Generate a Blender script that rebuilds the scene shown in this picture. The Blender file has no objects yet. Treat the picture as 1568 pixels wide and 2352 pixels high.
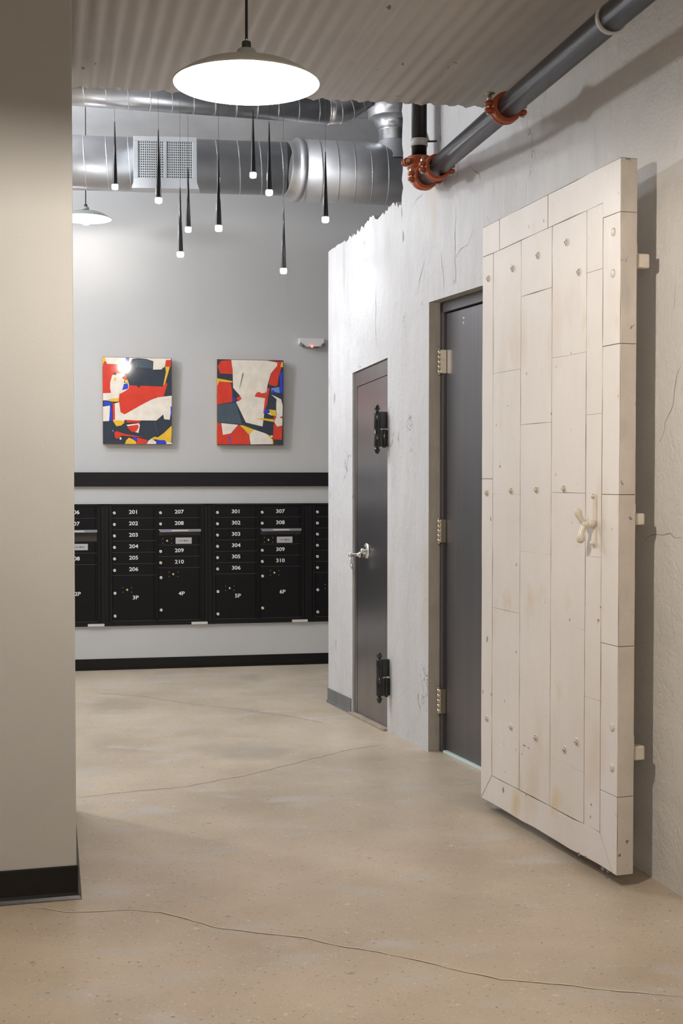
import bpy, math, random
from mathutils import Vector, Matrix, noise
random.seed(7)
C = bpy.context.scene.collection
F = 2900.0; CAM_H = 1.35
TH = math.atan(81/F)
CT, ST = math.cos(TH), math.sin(TH)
CAMP = Vector((0, 0, CAM_H))

# ---------- survey helpers: turn a sight line into a point on a real plane ----------
def ray(px, py):
    xc = (px-784)/F; yc = -(py-1176)/F
    return Vector((xc, CT+yc*ST, -ST+yc*CT))
def on_z(px, py, z=0.0):
    d = ray(px, py); t = (z-CAM_H)/d.z
    return CAMP+d*t
def at_y(px, py, Y):
    d = ray(px, py); return CAMP+d*(Y/d.y)
class Frame:
    """vertical plane: local x along it, local y into it, z up"""
    def __init__(s, P, Q):
        s.o = Vector((P[0], P[1], 0)); d = Vector((Q[0]-P[0], Q[1]-P[1], 0)).normalized()
        s.x = d; s.y = Vector((-d.y, d.x, 0)); s.rz = math.atan2(d.y, d.x)
    def loc(s, px, py, y=0.0):
        d = ray(px, py); t = ((s.o-CAMP).dot(s.y)+y)/d.dot(s.y)
        p = CAMP+d*t
        return ((p-s.o).dot(s.x), p.z)
    def w(s, x, y, z=0.0): return s.o+s.x*x+s.y*y+Vector((0, 0, z))

# ---------- mesh builder ----------
class MB:
    def __init__(s): s.v = []; s.f = []; s.m = []; s.sm = []
    def add(s, vs, fs, mi=0, smooth=False):
        b = len(s.v); s.v += [tuple(p) for p in vs]
        for f in fs: s.f.append([b+i for i in f]); s.m.append(mi); s.sm.append(smooth)
        return s
    def box(s, x0, x1, y0, y1, z0, z1, mi=0, T=None):
        vs = [Vector(p) for p in ((x0,y0,z0),(x1,y0,z0),(x1,y1,z0),(x0,y1,z0),(x0,y0,z1),(x1,y0,z1),(x1,y1,z1),(x0,y1,z1))]
        if T: vs = [T@p for p in vs]
        return s.add(vs, [(0,3,2,1),(4,5,6,7),(0,1,5,4),(1,2,6,5),(2,3,7,6),(3,0,4,7)], mi)
    def tube(s, pts, rad, n=16, mi=0, cap=True, smooth=True):
        pts = [Vector(p) for p in pts]
        if not hasattr(rad, '__len__'): rad = [rad]*len(pts)
        rings = []; up = None
        for i, p in enumerate(pts):
            a = pts[max(i-1, 0)]; b = pts[min(i+1, len(pts)-1)]
            t = (b-a)
            if t.length < 1e-9: t = Vector((0, 0, 1))
            t.normalize()
            if up is None: up = Vector((0, 0, 1)) if abs(t.z) < .9 else Vector((1, 0, 0))
            r = t.cross(up).normalized(); up = r.cross(t).normalized()
            rings.append([p+(r*math.cos(k*2*math.pi/n)+up*math.sin(k*2*math.pi/n))*rad[i] for k in range(n)])
        vs = [q for R in rings for q in R]; fs = []
        for i in range(len(pts)-1):
            for k in range(n):
                fs.append((i*n+k, i*n+(k+1) % n, (i+1)*n+(k+1) % n, (i+1)*n+k))
        s.add(vs, fs, mi, smooth)
        if cap:
            b = len(s.v)-len(vs)
            s.f.append([b+k for k in range(n)][::-1]); s.m.append(mi); s.sm.append(False)
            e = len(s.v)-n
            s.f.append([e+k for k in range(n)]); s.m.append(mi); s.sm.append(False)
        return s
    def lathe(s, prof, n=32, T=None, mi=0, smooth=True, close=False):
        vs = []; fs = []
        for r, z in prof:
            for k in range(n):
                a = k*2*math.pi/n; p = Vector((r*math.cos(a), r*math.sin(a), z))
                vs.append(T@p if T else p)
        m = len(prof)
        for i in range(m if close else m-1):
            j = (i+1) % m
            for k in range(n): fs.append((i*n+k, i*n+(k+1) % n, j*n+(k+1) % n, j*n+k))
        return s.add(vs, fs, mi, smooth)
    def poly(s, pts, h, T=None, mi=0):
        """prism: pts 2D in xy, extruded z 0..h, transformed by T"""
        n = len(pts)
        vs = [Vector((x, y, 0)) for x, y in pts]+[Vector((x, y, h)) for x, y in pts]
        if T: vs = [T@p for p in vs]
        fs = [list(range(n))[::-1], list(range(n, 2*n))]+[(i, (i+1) % n, n+(i+1) % n, n+i) for i in range(n)]
        return s.add(vs, fs, mi)
    def build(s, name, mats, parent=None, bevel=0, seg=2, weld=False):
        me = bpy.data.meshes.new(name)
        me.from_pydata([tuple(v) for v in s.v], [], s.f)
        if not isinstance(mats, (list, tuple)): mats = [mats]
        for m in mats: me.materials.append(m)
        for p, mi, sm in zip(me.polygons, s.m, s.sm): p.material_index = mi; p.use_smooth = sm
        me.validate(); me.update()
        import bmesh
        bm = bmesh.new(); bm.from_mesh(me)
        if weld: bmesh.ops.remove_doubles(bm, verts=bm.verts, dist=1e-5)
        bmesh.ops.recalc_face_normals(bm, faces=bm.faces)
        bm.to_mesh(me); bm.free()
        o = bpy.data.objects.new(name, me); C.objects.link(o)
        if parent: o.parent = parent
        if bevel:
            md = o.modifiers.new('bevel', 'BEVEL'); md.width = bevel; md.segments = seg; md.limit_method = 'ANGLE'; md.angle_limit = math.radians(40)
        return o
def axisT(p, d):
    """matrix taking local z onto direction d at point p"""
    d = Vector(d).normalized()
    return Matrix.Translation(Vector(p))@d.to_track_quat('Z', 'Y').to_matrix().to_4x4()
def thing(name, label, cat, loc=(0,0,0), rz=0, group=None):
    o = bpy.data.objects.new(name, None); o.empty_display_size = .1; C.objects.link(o)
    o.location = loc; o.rotation_euler = (0, 0, rz); o['label'] = label; o['category'] = cat
    if group: o['group'] = group
    return o
def tag(o, label, cat, group=None):
    o['label'] = label; o['category'] = cat
    if group: o['group'] = group
    return o
def struct(o, label=None, cat=None):
    o['kind'] = 'structure'
    if label: o['label'] = label
    if cat: o['category'] = cat
    return o
def put(o, loc, rz): o.location = loc; o.rotation_euler = (0, 0, rz); return o

# ---------- materials ----------
def mat(name, col, rough=.5, metal=0, col2=None, nscale=4, bump=0, bscale=60, bstretch=(1,1,1), spec=.5, coat=0, detail=6, lo=.35, hi=.65, nstretch=(1,1,1), spots=None, rvar=0, cracks=None, emit=None, yblend=None):
    m = bpy.data.materials.new(name); m.use_nodes = True
    nt = m.node_tree; N = nt.nodes; L = nt.links
    b = N['Principled BSDF']
    b.inputs['Base Color'].default_value = (*col, 1); b.inputs['Roughness'].default_value = rough
    b.inputs['Metallic'].default_value = metal; b.inputs['Specular IOR Level'].default_value = spec
    b.inputs['Coat Weight'].default_value = coat; b.inputs['Coat Roughness'].default_value = .05
    geo = N.new('ShaderNodeTexCoord')
    def noise_n(scale, stretch, det=6, rgh=.6, dist=0):
        mp = N.new('ShaderNodeMapping'); mp.inputs['Scale'].default_value = stretch
        L.new(geo.outputs['Object'], mp.inputs['Vector'])
        n = N.new('ShaderNodeTexNoise'); n.inputs['Scale'].default_value = scale; n.inputs['Detail'].default_value = det
        n.inputs['Roughness'].default_value = rgh; n.inputs['Distortion'].default_value = dist
        L.new(mp.outputs[0], n.inputs['Vector']); return n
    def ramp(src, lo, hi):
        r = N.new('ShaderNodeMapRange'); r.inputs['From Min'].default_value = lo; r.inputs['From Max'].default_value = hi
        L.new(src, r.inputs['Value']); return r.outputs[0]
    def mix(fac, a, bb):
        x = N.new('ShaderNodeMix'); x.data_type = 'RGBA'
        L.new(fac, x.inputs['Factor'])
        if isinstance(a, tuple): x.inputs[6].default_value = (*a, 1)
        else: L.new(a, x.inputs[6])
        x.inputs[7].default_value = (*bb, 1); return x.outputs[2]
    cur = col
    if col2:
        n = noise_n(nscale, nstretch, detail)
        cur = mix(ramp(n.outputs['Fac'], lo, hi), cur, col2)
    for (sc, th0, th1, scol, stt) in (spots or []):
        n = noise_n(sc, stt, 3, .5)
        cur = mix(ramp(n.outputs['Fac'], th0, th1), cur, scol)
    if yblend:
        gp = N.new('ShaderNodeNewGeometry'); sx = N.new('ShaderNodeSeparateXYZ'); L.new(gp.outputs['Position'], sx.inputs[0])
        cur = mix(ramp(sx.outputs['Y'], yblend[0], yblend[1]), cur, yblend[2])
    hsrc = None
    if cracks:
        (sc, wdt, ccol, stt, mk) = cracks
        n = noise_n(sc, stt, 8, .55, .4)
        sub = N.new('ShaderNodeMath'); sub.operation = 'SUBTRACT'; sub.inputs[1].default_value = .5; L.new(n.outputs['Fac'], sub.inputs[0])
        ab = N.new('ShaderNodeMath'); ab.operation = 'ABSOLUTE'; L.new(sub.outputs[0], ab.inputs[0])
        c = ramp(ab.outputs[0], wdt, wdt*.3)
        n2 = noise_n(sc*.7, (1, 1.3, .8), 3)
        k = ramp(n2.outputs['Fac'], mk, mk+.06)
        mu = N.new('ShaderNodeMath'); mu.operation = 'MULTIPLY'; L.new(c, mu.inputs[0]); L.new(k, mu.inputs[1])
        cur = mix(mu.outputs[0], cur, ccol); hsrc = mu.outputs[0]
    if not isinstance(cur, tuple): L.new(cur, b.inputs['Base Color'])
    if rvar:
        n = noise_n(nscale*1.7, nstretch, 5)
        r = N.new('ShaderNodeMapRange'); r.inputs['To Min'].default_value = rough-rvar; r.inputs['To Max'].default_value = rough+rvar
        r.inputs['From Min'].default_value = .3; r.inputs['From Max'].default_value = .7
        L.new(n.outputs['Fac'], r.inputs['Value']); L.new(r.outputs[0], b.inputs['Roughness'])
    prev = None
    for (sc, st, stt) in (bump if isinstance(bump, list) else ([(bscale, bump, bstretch)] if bump else [])):
        n = noise_n(sc, stt, 5, .6)
        bp = N.new('ShaderNodeBump'); bp.inputs['Strength'].default_value = 1.0; bp.inputs['Distance'].default_value = st
        L.new(n.outputs['Fac'], bp.inputs['Height'])
        if prev: L.new(prev, bp.inputs['Normal'])
        prev = bp.outputs[0]
    if hsrc:
        bp = N.new('ShaderNodeBump'); bp.invert = True; bp.inputs['Distance'].default_value = .003
        L.new(hsrc, bp.inputs['Height'])
        if prev: L.new(prev, bp.inputs['Normal'])
        prev = bp.outputs[0]
    if prev: L.new(prev, b.inputs['Normal'])
    if emit:
        b.inputs['Emission Color'].default_value = (*emit[0], 1); b.inputs['Emission Strength'].default_value = emit[1]
    return m

M = {}
M['paint_wall'] = mat('pier_paint', (.47,.465,.44), .55, col2=(.45,.445,.42), nscale=2, bump=.0004, bscale=180)
M['back_paint'] = mat('back_wall_paint', (.56,.565,.57), .5, col2=(.53,.535,.54), nscale=1.5, bump=.0003, bscale=150)
M['plaster'] = mat('old_painted_plaster', (.62,.615,.625), .5, yblend=(5.5, 4.5, (.77,.75,.715)), col2=(.575,.57,.58), nscale=5, nstretch=(1.4,1.4,.35), detail=8,
    bump=[(6, .016, (1,1,.28)), (19, .0085, (1,1,.4)), (75, .0028, (1,1,.7))], rvar=.12,
    cracks=(3.2, .003, (.36,.35,.34), (1,1,.45), .56),
    spots=[(14, .70, .76, (.34,.33,.33), (1,1,.5)), (2.2, .60, .72, (.58,.54,.48), (1,1,.3))])
M['plaster_near'] = mat('orange_peel_plaster', (.80,.78,.745), .45, col2=(.74,.72,.69), nscale=3,
    bump=[(3, .012, (1,1,1)), (70, .005, (1,1,1)), (16, .006, (1,1,1))])
M['reveal'] = mat('tan_painted_reveal', (.50,.475,.43), .5, col2=(.43,.40,.36), nscale=6, bump=[(12, .008, (1,1,.4)), (60,.002,(1,1,1))],
    spots=[(18, .70, .74, (.18,.15,.12), (1,1,.6))])
M['ceiling'] = mat('painted_steel_deck', (.46,.425,.385), .5, col2=(.41,.38,.345), nscale=1.6, bump=.0006, bscale=60,
    spots=[(22, .735, .75, (.10,.07,.05), (1,.7,1)), (7, .70, .78, (.36,.31,.26), (1,.5,1))])
M['floor'] = mat('sealed_concrete', (.60,.50,.385), .38, col2=(.45,.37,.275), nscale=1.3, detail=10, lo=.34, hi=.66,
    bump=[(120, .0008, (1,1,1)), (9, .002, (1,1,1))], rvar=.09,
    spots=[(3.0, .56, .72, (.54,.49,.44), (1,2,1)), (70, .64, .70, (.26,.21,.17), (1,1,1)), (95, .65, .70, (.74,.65,.52), (1,1,1)), (24, .67, .73, (.32,.28,.24), (1,1.6,1)), (33, .67, .73, (.70,.60,.47), (1,1,1)), (1.1, .60, .74, (.34,.30,.24), (1,1,1))])
M['galv'] = mat('galvanised_steel', (.74,.75,.77), .34, 1.0, col2=(.62,.63,.66), nscale=5, rvar=.06, bump=.00025, bscale=9)
M['galv_dull'] = mat('galvanised_steel_dull', (.70,.71,.73), .48, .9, col2=(.60,.61,.64), nscale=4, rvar=.06, bump=.0005, bscale=7)
M['black_trim'] = mat('black_trim', (.010,.0095,.011), .5, spec=.25)
M['vinyl'] = mat('black_vinyl_base', (.005,.0045,.0045), .35, spec=.3)
M['grey_vinyl'] = mat('grey_vinyl_base', (.17,.175,.18), .45, col2=(.13,.135,.14), nscale=12, nstretch=(1,1,.2))
M['black_box'] = mat('black_textured_powder_coat', (.004,.004,.005), .45, spec=.22, bump=.0006, bscale=500, spots=[(260, .72, .76, (.05,.05,.05), (1,1,1))])
M['black_edge'] = mat('worn_black_edge', (.007,.007,.008), .4, spec=.25)
M['chrome'] = mat('polished_nickel', (.80,.79,.76), .2, 1.0)
M['lock'] = mat('lock_cylinder_face', (.72,.70,.66), .35, .6)
M['brass'] = mat('brass', (.75,.60,.28), .3, 1.0)
M['ink'] = mat('white_lettering', (.85,.85,.86), .5)
M['dark_ink'] = mat('dark_lettering', (.06,.06,.07), .5)
M['plate'] = mat('aluminium_plate', (.50,.50,.52), .45, .2)
M['slot_flap'] = mat('anodised_flap', (.30,.32,.38), .35, .5)
M['slot_dark'] = mat('slot_interior', (.045,.035,.025), .6)
M['sticker'] = mat('paper_sticker', (.62,.62,.60), .6)
M['door_grey'] = mat('satin_charcoal_door', (.17,.165,.175), .34, .75, col2=(.15,.145,.152), nscale=30, nstretch=(1,1,.03), bump=.0004, bscale=60, bstretch=(1,1,.05), spec=.6)
M['door_black'] = mat('dark_steel_door', (.32,.315,.325), .27, .95, col2=(.29,.285,.292), nscale=14, nstretch=(1,1,.3), bump=.0001, bscale=30, bstretch=(1,1,.3), spec=.7)
M['frame_grey'] = mat('charcoal_door_frame', (.085,.078,.085), .32)
M['iron'] = mat('black_cast_hinge', (.010,.010,.010), .18, spec=.6)
M['hinge'] = mat('satin_nickel_hinge', (.72,.66,.54), .3, 1.0)
M['cream'] = mat('cream_painted_tin', (.80,.755,.715), .42, col2=(.72,.665,.615), nscale=2.2, detail=9, lo=.4, hi=.72, nstretch=(1,1,.5), rvar=.08,
    bump=[(9, .004, (1,1,.6)), (60, .0007, (1,1,1))],
    spots=[(5, .62, .74, (.70,.57,.41), (1,1,.6)), (1.6, .56, .70, (.77,.73,.72), (1,1,.6)), (26, .70, .725, (.34,.29,.24), (1,1,.7)), (3.5, .60, .75, (.70,.62,.53), (1,1,.4))])
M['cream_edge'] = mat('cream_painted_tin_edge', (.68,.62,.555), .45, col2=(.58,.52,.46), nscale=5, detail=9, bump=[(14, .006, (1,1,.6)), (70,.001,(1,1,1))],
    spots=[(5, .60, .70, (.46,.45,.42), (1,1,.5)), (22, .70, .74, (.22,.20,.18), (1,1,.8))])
M['seam'] = mat('seam_grime', (.13,.10,.07), .8, col2=(.34,.28,.21), nscale=7)
M['cream_hw'] = mat('thick_cream_enamel', (.74,.68,.59), .3, col2=(.66,.59,.49), nscale=14, bump=.0015, bscale=30, spots=[(60, .74, .76, (.1,.08,.06), (1,1,1))])
M['chip'] = mat('chipped_grey_primer', (.20,.19,.18), .7)
M['pipe'] = mat('black_steel_pipe', (.012,.012,.015), .27, 0, col2=(.008,.008,.009), spec=.4, nscale=8, spots=[(6, .66, .75, (.07,.055,.04), (1,1,1))])
M['pipe_black'] = mat('black_riser_pipe', (.010,.010,.011), .3, spots=[(30, .69, .72, (.25,.25,.25), (1,1,3))])
M['orange'] = mat('orange_cast_coupling', (.47,.095,.025), .42, col2=(.36,.065,.02), nscale=18, bump=.001, bscale=80)
M['bolt'] = mat('zinc_bolt', (.42,.36,.26), .4, .8)
M['strap'] = mat('pale_strap', (.50,.49,.46), .5)
M['shade_out'] = mat('grey_enamel_shade', (.66,.69,.66), .35)
M['shade_in'] = mat('white_enamel', (.92,.92,.90), .35)
M['socket'] = mat('dark_socket', (.05,.055,.06), .5)
M['socket_clear'] = mat('milky_socket_ring', (.45,.47,.45), .3)
M['bulb'] = mat('lit_bulb', (.9,.9,.9), .4, emit=((1,.90,.79), 1750))
M['bulb_far'] = mat('lit_bulb_far', (.9,.9,.9), .4, emit=((1,.95,.9), 160))
M['bulb_neck'] = mat('bulb_collar', (.80,.80,.78), .4)
M['cord'] = mat('black_cord', (.02,.02,.022), .5)
M['cable'] = mat('thin_black_cable', (.06,.06,.06), .5)
M['cone'] = mat('gloss_black_cone', (.012,.012,.013), .22, spec=.6)
M['led'] = mat('lit_frosted_tip', (.9,.9,.9), .4, emit=((.93,.965,1), 60))
M['white_plastic'] = mat('white_plastic', (.72,.72,.72), .4)
M['grey_plastic'] = mat('grey_plastic', (.22,.22,.24), .4)
M['red_led'] = mat('red_indicator', (.8,.05,.03), .4, emit=((1,.08,.05), 6))
M['grille'] = mat('white_register', (.46,.48,.50), .45)
M['dark'] = mat('dark_void', (.02,.02,.022), .8)
M['gap_light'] = mat('pale_gap_light', (.62,.74,.72), .4)  # pale colour painted for light leaking under the charcoal door
M['sill'] = mat('worn_timber_sill', (.42,.34,.27), .6, col2=(.30,.24,.19), nscale=20)
M['conc'] = mat('painted_concrete_upper', (.48,.48,.48), .6, col2=(.36,.36,.37), nscale=1.4, nstretch=(1,1,2), bump=.004, bscale=9)
M['rubble'] = mat('broken_brick', (.12,.09,.07), .9, col2=(.22,.18,.14), nscale=30)
M['crack_dark'] = mat('crack_dark_line', (.16,.12,.09), .9)  # thin dark line laid along the pale crack
M['crack_pale'] = mat('crack_chipped_edge', (.68,.575,.45), .8)
M['crack_grey'] = mat('hairline_crack', (.25,.235,.215), .9)

# ---------- survey points ----------
A = on_z(754, 1612); D0 = on_z(983, 1726)
RW = Frame(A, D0)
sB = RW.loc(809, 1640)[0]; sC = RW.loc(889, 1680)[0]; sU = RW.loc(922, 1695)[0]; sD = RW.loc(983, 1726)[0]
zt1a = RW.loc(803, 858)[1]; zt1b = RW.loc(887, 822)[1]; zt2 = RW.loc(983, 695)[1]
sE = sD+1.00
bk0 = on_z(173, 1541); bk1 = Vector(on_z(754, 1541)); 
# the back wall recedes slightly to the right
bkd = Vector((bk0.x, bk0.y)); r1 = ray(754, 1525); k = 9.09/r1.y
BW = Frame(bk0, (r1.x*k, 9.09))
F1 = on_z(1568, 2061); F2 = on_z(1506, 2021)
CEIL = 2.976
ce0 = on_z(165, 200, CEIL); ce1 = on_z(1120, 247, CEIL)
print('A', A, 'D', D0, 'sB..', sB, sC, sU, sD, 'tops', zt1a, zt1b, zt2, 'F', F1, F2, 'ce', ce0, ce1)
TOP = 4.3

# ---------- floor ----------
m = MB(); m.box(-6.5, 4.5, -4.2, 10.2, -.12, 0)
floor = struct(m.build('floor', M['floor']), 'tan sealed concrete floor with long hairline cracks', 'floor')

def ribbon(pts3, width, nrm, lift, jit=.004, seed=0, mb=None, mi=0, taper=True):
    """thin raised strip following a polyline on a plane with normal nrm"""
    rnd = random.Random(seed); mb = mb or MB(); P = []
    for a, b in zip(pts3[:-1], pts3[1:]):
        n = max(2, int((b-a).length/.03))
        for i in range(n): P.append(a.lerp(b, i/n))
    P.append(pts3[-1]); nrm = Vector(nrm).normalized()
    L_, R_ = [], []
    for i, p in enumerate(P):
        t = (P[min(i+1, len(P)-1)]-P[max(i-1, 0)]).normalized(); sd = t.cross(nrm).normalized()
        q = p+sd*rnd.uniform(-jit, jit)+nrm*lift
        w = width*rnd.uniform(.35, 1)*(min(1, (i+1)/4, (len(P)-i)/4) if taper else 1)
        L_.append(q+sd*w/2); R_.append(q-sd*w/2)
    n = len(P)
    mb.add(L_+R_, [(i, i+1, n+i+1, n+i) for i in range(n-1)], mi)
    return mb
Z = (0, 0, 1)
mainc = [(40,2080),(160,2096),(230,2094),(290,2090),(370,2096),(430,2112),(500,2132),(600,2144),(700,2154),(770,2172),(870,2188),(960,2206),(1050,2230),(1150,2250),(1290,2262),(1420,2278),(1500,2284),(1567,2290)]
P = [on_z(*p) for p in mainc]
ribbon([p+Vector((0,.004,0)) for p in P], .011, Z, .0004, .003, 3).build('crack', M['crack_pale'], floor)
ribbon(P, .004, Z, .0008, .003, 3).build('crack', M['crack_dark'], floor)
for i, pl in enumerate([[(178,1832),(300,1818),(420,1808),(560,1782),(700,1748),(800,1722),(880,1712)],
                        [(200,1590),(330,1600),(450,1618),(560,1630),(680,1648),(750,1662)]]):
    ribbon([on_z(*p) for p in pl], .006, Z, .0006, .008, 10+i).build('crack', M['crack_grey'], floor)

# ---------- right wall: one long skewed run with two openings, low ragged end ----------
TW = .28
rnd = random.Random(5)
mb = MB()
def lowtop(s):  # ragged broken top of the low end
    px = 754+(922-754)*(s/sU)
    return None
tops = []
n = 60
ref = [(742,585),(775,563),(805,545),(818,533),(838,520),(841,512),(848,503),(858,500),(866,502),(872,492),(884,487),(893,478),(900,466),(912,470),(922,476)]
refl = [RW.loc(*p) for p in ref]
refl[0] = (0, refl[0][1])
def lt(s):
    for (a, za), (b, zb) in zip(refl[:-1], refl[1:]):
        if a <= s <= b: return za+(zb-za)*(s-a)/(b-a)
    return refl[-1][1]
cols = sorted(set([0, sB, sC, sU]+[i*sU/n for i in range(n+1)]))
def jtop(s): return lt(s)+rnd.uniform(-.014, .014)*(1 if s > .28 else .25)
tv = {c: jtop(c) for c in cols}
def zbot(s):
    if sB-1e-6 <= s <= sC+1e-6: return zt1a+(zt1b-zt1a)*(s-sB)/(sC-sB)
    return 0
for a, b in zip(cols[:-1], cols[1:]):
    mid = (a+b)/2; op = sB < mid < sC
    za, zb_ = (zbot(a), zbot(b)) if op else (0, 0)
    # little lip of plaster along the opening head
    vs = [(a,0,za),(b,0,zb_),(b,0,tv[b]),(a,0,tv[a]),(a,TW,za),(b,TW,zb_),(b,TW,tv[b]),(a,TW,tv[a])]
    fs = [(0,1,2,3),(5,4,7,6),(3,2,6,7),(0,4,5,1)]
    if a == cols[0]: fs.append((0,3,7,4))
    if abs(b-sU) < 1e-6: fs.append((1,5,6,2))
    mb.add(vs, fs)
# sides of the small opening
mb.add([(sB,0,0),(sB,TW,0),(sB,TW,zt1a),(sB,0,zt1a)], [(0,1,2,3)]); mb.add([(sC,0,0),(sC,TW,0),(sC,TW,zt1b),(sC,0,zt1b)], [(3,2,1,0)])
# tall mass from sU on, with ragged free edge
zl = tv[cols[-1]]-.15
k = 40; ez = [zl+(TOP-zl)*i/k for i in range(k+1)]
ex = [sU+(rnd.uniform(-.012,.012) if zz < 3.5 else 0) for zz in ez]
s1 = sU+.05
for i in range(k):
    mb.add([(ex[i],0,ez[i]),(s1,0,ez[i]),(s1,0,ez[i+1]),(ex[i+1],0,ez[i+1]),(ex[i],TW,ez[i]),(ex[i+1],TW,ez[i+1])], [(0,1,2,3),(0,3,5,4)])
mb.add([(sU,0,0),(s1,0,0),(s1,0,zl),(sU,0,zl)], [(0,1,2,3)])
def quad(mb, a, b, z0, z1, y=0, mi=0): mb.add([(a,y,z0),(b,y,z0),(b,y,z1),(a,y,z1)], [(0,1,2,3)], mi)
quad(mb, s1, sD, 0, TOP); quad(mb, sD, sE, zt2, TOP)
mb.add([(sU,TW,zl),(sE+.4,TW,0),(sE+.4,TW,TOP),(sU,TW,TOP),(sU,TW,0)], [(0,3,2,1,4)])
# reveals of the big opening
ND = .062
mb.add([(sD,0,0),(sD+.004,ND+.1,0),(sD+.004,ND+.1,zt2+.004),(sD,0,zt2)], [(0,1,2,3)], 1)
mb.add([(sE,0,0),(sE,ND+.1,0),(sE,ND+.1,zt2),(sE,0,zt2)], [(3,2,1,0)], 1)
mb.add([(sD,0,zt2),(sE,0,zt2),(sE,ND+.1,zt2),(sD,ND+.1,zt2)], [(0,1,2,3)], 1)
# bend and near run, worked in this frame's coordinates
def tol(p): v = Vector((p[0],p[1],0))-RW.o; return (v.dot(RW.x), v.dot(RW.y))
sl = .25; n0 = Vector((F1.x, F1.y))
def near(Y): return (F1.x-sl*(Y-F1.y), Y)
def far(Y):
    t = (Y-RW.o.y)/RW.x.y; q = RW.o+RW.x*t; return (q.x, q.y)
# intersection
Yi = (RW.o.x-(RW.x.x/RW.x.y)*RW.o.y-(F1.x+sl*F1.y))/(-sl-RW.x.x/RW.x.y)
pI = Vector(near(Yi)); pE = RW.w(sE, 0).to_2d(); YE = RW.w(sE, 0).y
print('bend', Yi, pI, 'sE at', pE)
nmat0 = len(mb.v)
b0 = Vector(far(min(YE-.02, Yi+.22))) ; b1 = Vector(near(Yi-.55))
path = [pE]
for i in range(13):
    t = i/12; path.append(b0*(1-t)**2+pI*2*t*(1-t)+b1*t*t)
path2 = [path[-1], Vector(near(1.5)), Vector(near(-4.0))]
pl = [tol(p) for p in path]; bend = MB()
for a, b in zip(pl[:-1], pl[1:]):
    bend.add([(a[0],a[1],0),(b[0],b[1],0),(b[0],b[1],TOP),(a[0],a[1],TOP)], [(0,1,2,3)], 0, True)
put(struct(bend.build('wall_right_bend', M['plaster'], None, weld=True)), RW.o, RW.rz)
wr = struct(mb.build('wall_right', [M['plaster'], M['reveal']], None), 'rough painted plaster wall, broken off low at its far end', 'wall')
put(wr, RW.o, RW.rz)
NW = Frame(path2[0], path2[-1])
mb = MB(); Ln = (path2[-1]-path2[0]).length
mb.box(0, Ln, 0, .3, 0, TOP)
wn = struct(mb.build('wall_right_near', M['plaster_near']), 'cream wall with a fine pebbled texture behind the thick door', 'wall')
put(wn, NW.o, NW.rz)
mb = MB()
for q, (x, y) in enumerate([(902,466),(909,468),(915,470),(861,500),(868,500),(845,508)]):
    sx, z = RW.loc(x, y); T = Matrix.Translation((sx, .05, z-.01))
    mb.lathe([(.001,-.015),(.018,-.008),(.022+.003*q%.006,.004),(.012,.014),(.001,.016)], 7, T, smooth=False)
mb.build('rubble', M['rubble'], wr)
# hairline cracks in the plaster
def wallcrack(fr, pts, wd, seed, parent, m='crack_grey', jit=.004):
    P = []
    for p in pts:
        a, z = fr.loc(*p); P.append(Vector((a, 0, z)))
    ribbon(P, wd, (0,-1,0), .0008, jit, seed).build('crack', M[m], parent)
for i, pts in enumerate([[(1045,318),(1048,360),(1052,395),(1045,410)],[(1008,258),(1012,300),(1006,340),(1010,372)],
                         [(975,440),(955,462),(948,476)],[(1077,384),(1090,392),(1100,402),(1103,412)],[(1088,527),(1075,560),(1058,570),(1048,592)],
                         [(1047,470),(1044,540),(1045,600),(1047,655)],[(975,600),(964,640),(957,682)],[(1012,578),(1016,620),(1020,664)],
                         [(864,640),(862,760),(866,800)]]):
    wallcrack(RW, pts, .004, 40+i, wr)
wallcrack(RW, [(925,530),(927,545),(925,556)], .018, 60, wr, 'chip', .001)
wallcrack(RW, [(1011,308),(1012,318),(1012,327)], .012, 61, wr, 'chip', .001)
for i, pts in enumerate([[(1567,832),(1556,860),(1550,890),(1545,930),(1527,970),(1522,1005),(1512,1014)],
                         [(1480,1244),(1500,1226),(1522,1232),(1540,1226),(1552,1238),(1567,1238)],[(1552,650),(1549,690),(1548,712)],[(1556,310),(1548,352)]]):
    wallcrack(NW, pts, .003, 70+i, wn)
# return at the free end of the low wall, and the enclosure behind it
mb = MB(); zc = lt(0)
mb.box(.005, .25, TW, 3.2, 0, zc-.02)
o = struct(mb.build('wall_return', M['plaster'])); put(o, RW.o, RW.rz)

# grey vinyl base at the wall end
sb0 = 0.0; sb1 = RW.loc(807, 1637)[0]
zb = RW.loc(754, 1580)[1]
mb = MB(); mb.box(sb0-.004, sb1, -.005, 0, .004, zb)
mb.add([(sb0-.004,-.005,.02),(sb1,-.005,.02),(sb1,-.013,.001),(sb0-.004,-.013,.001)], [(0,1,2,3)])
o = struct(mb.build('baseboard_right', M['grey_vinyl'])); put(o, RW.o, RW.rz)

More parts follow.
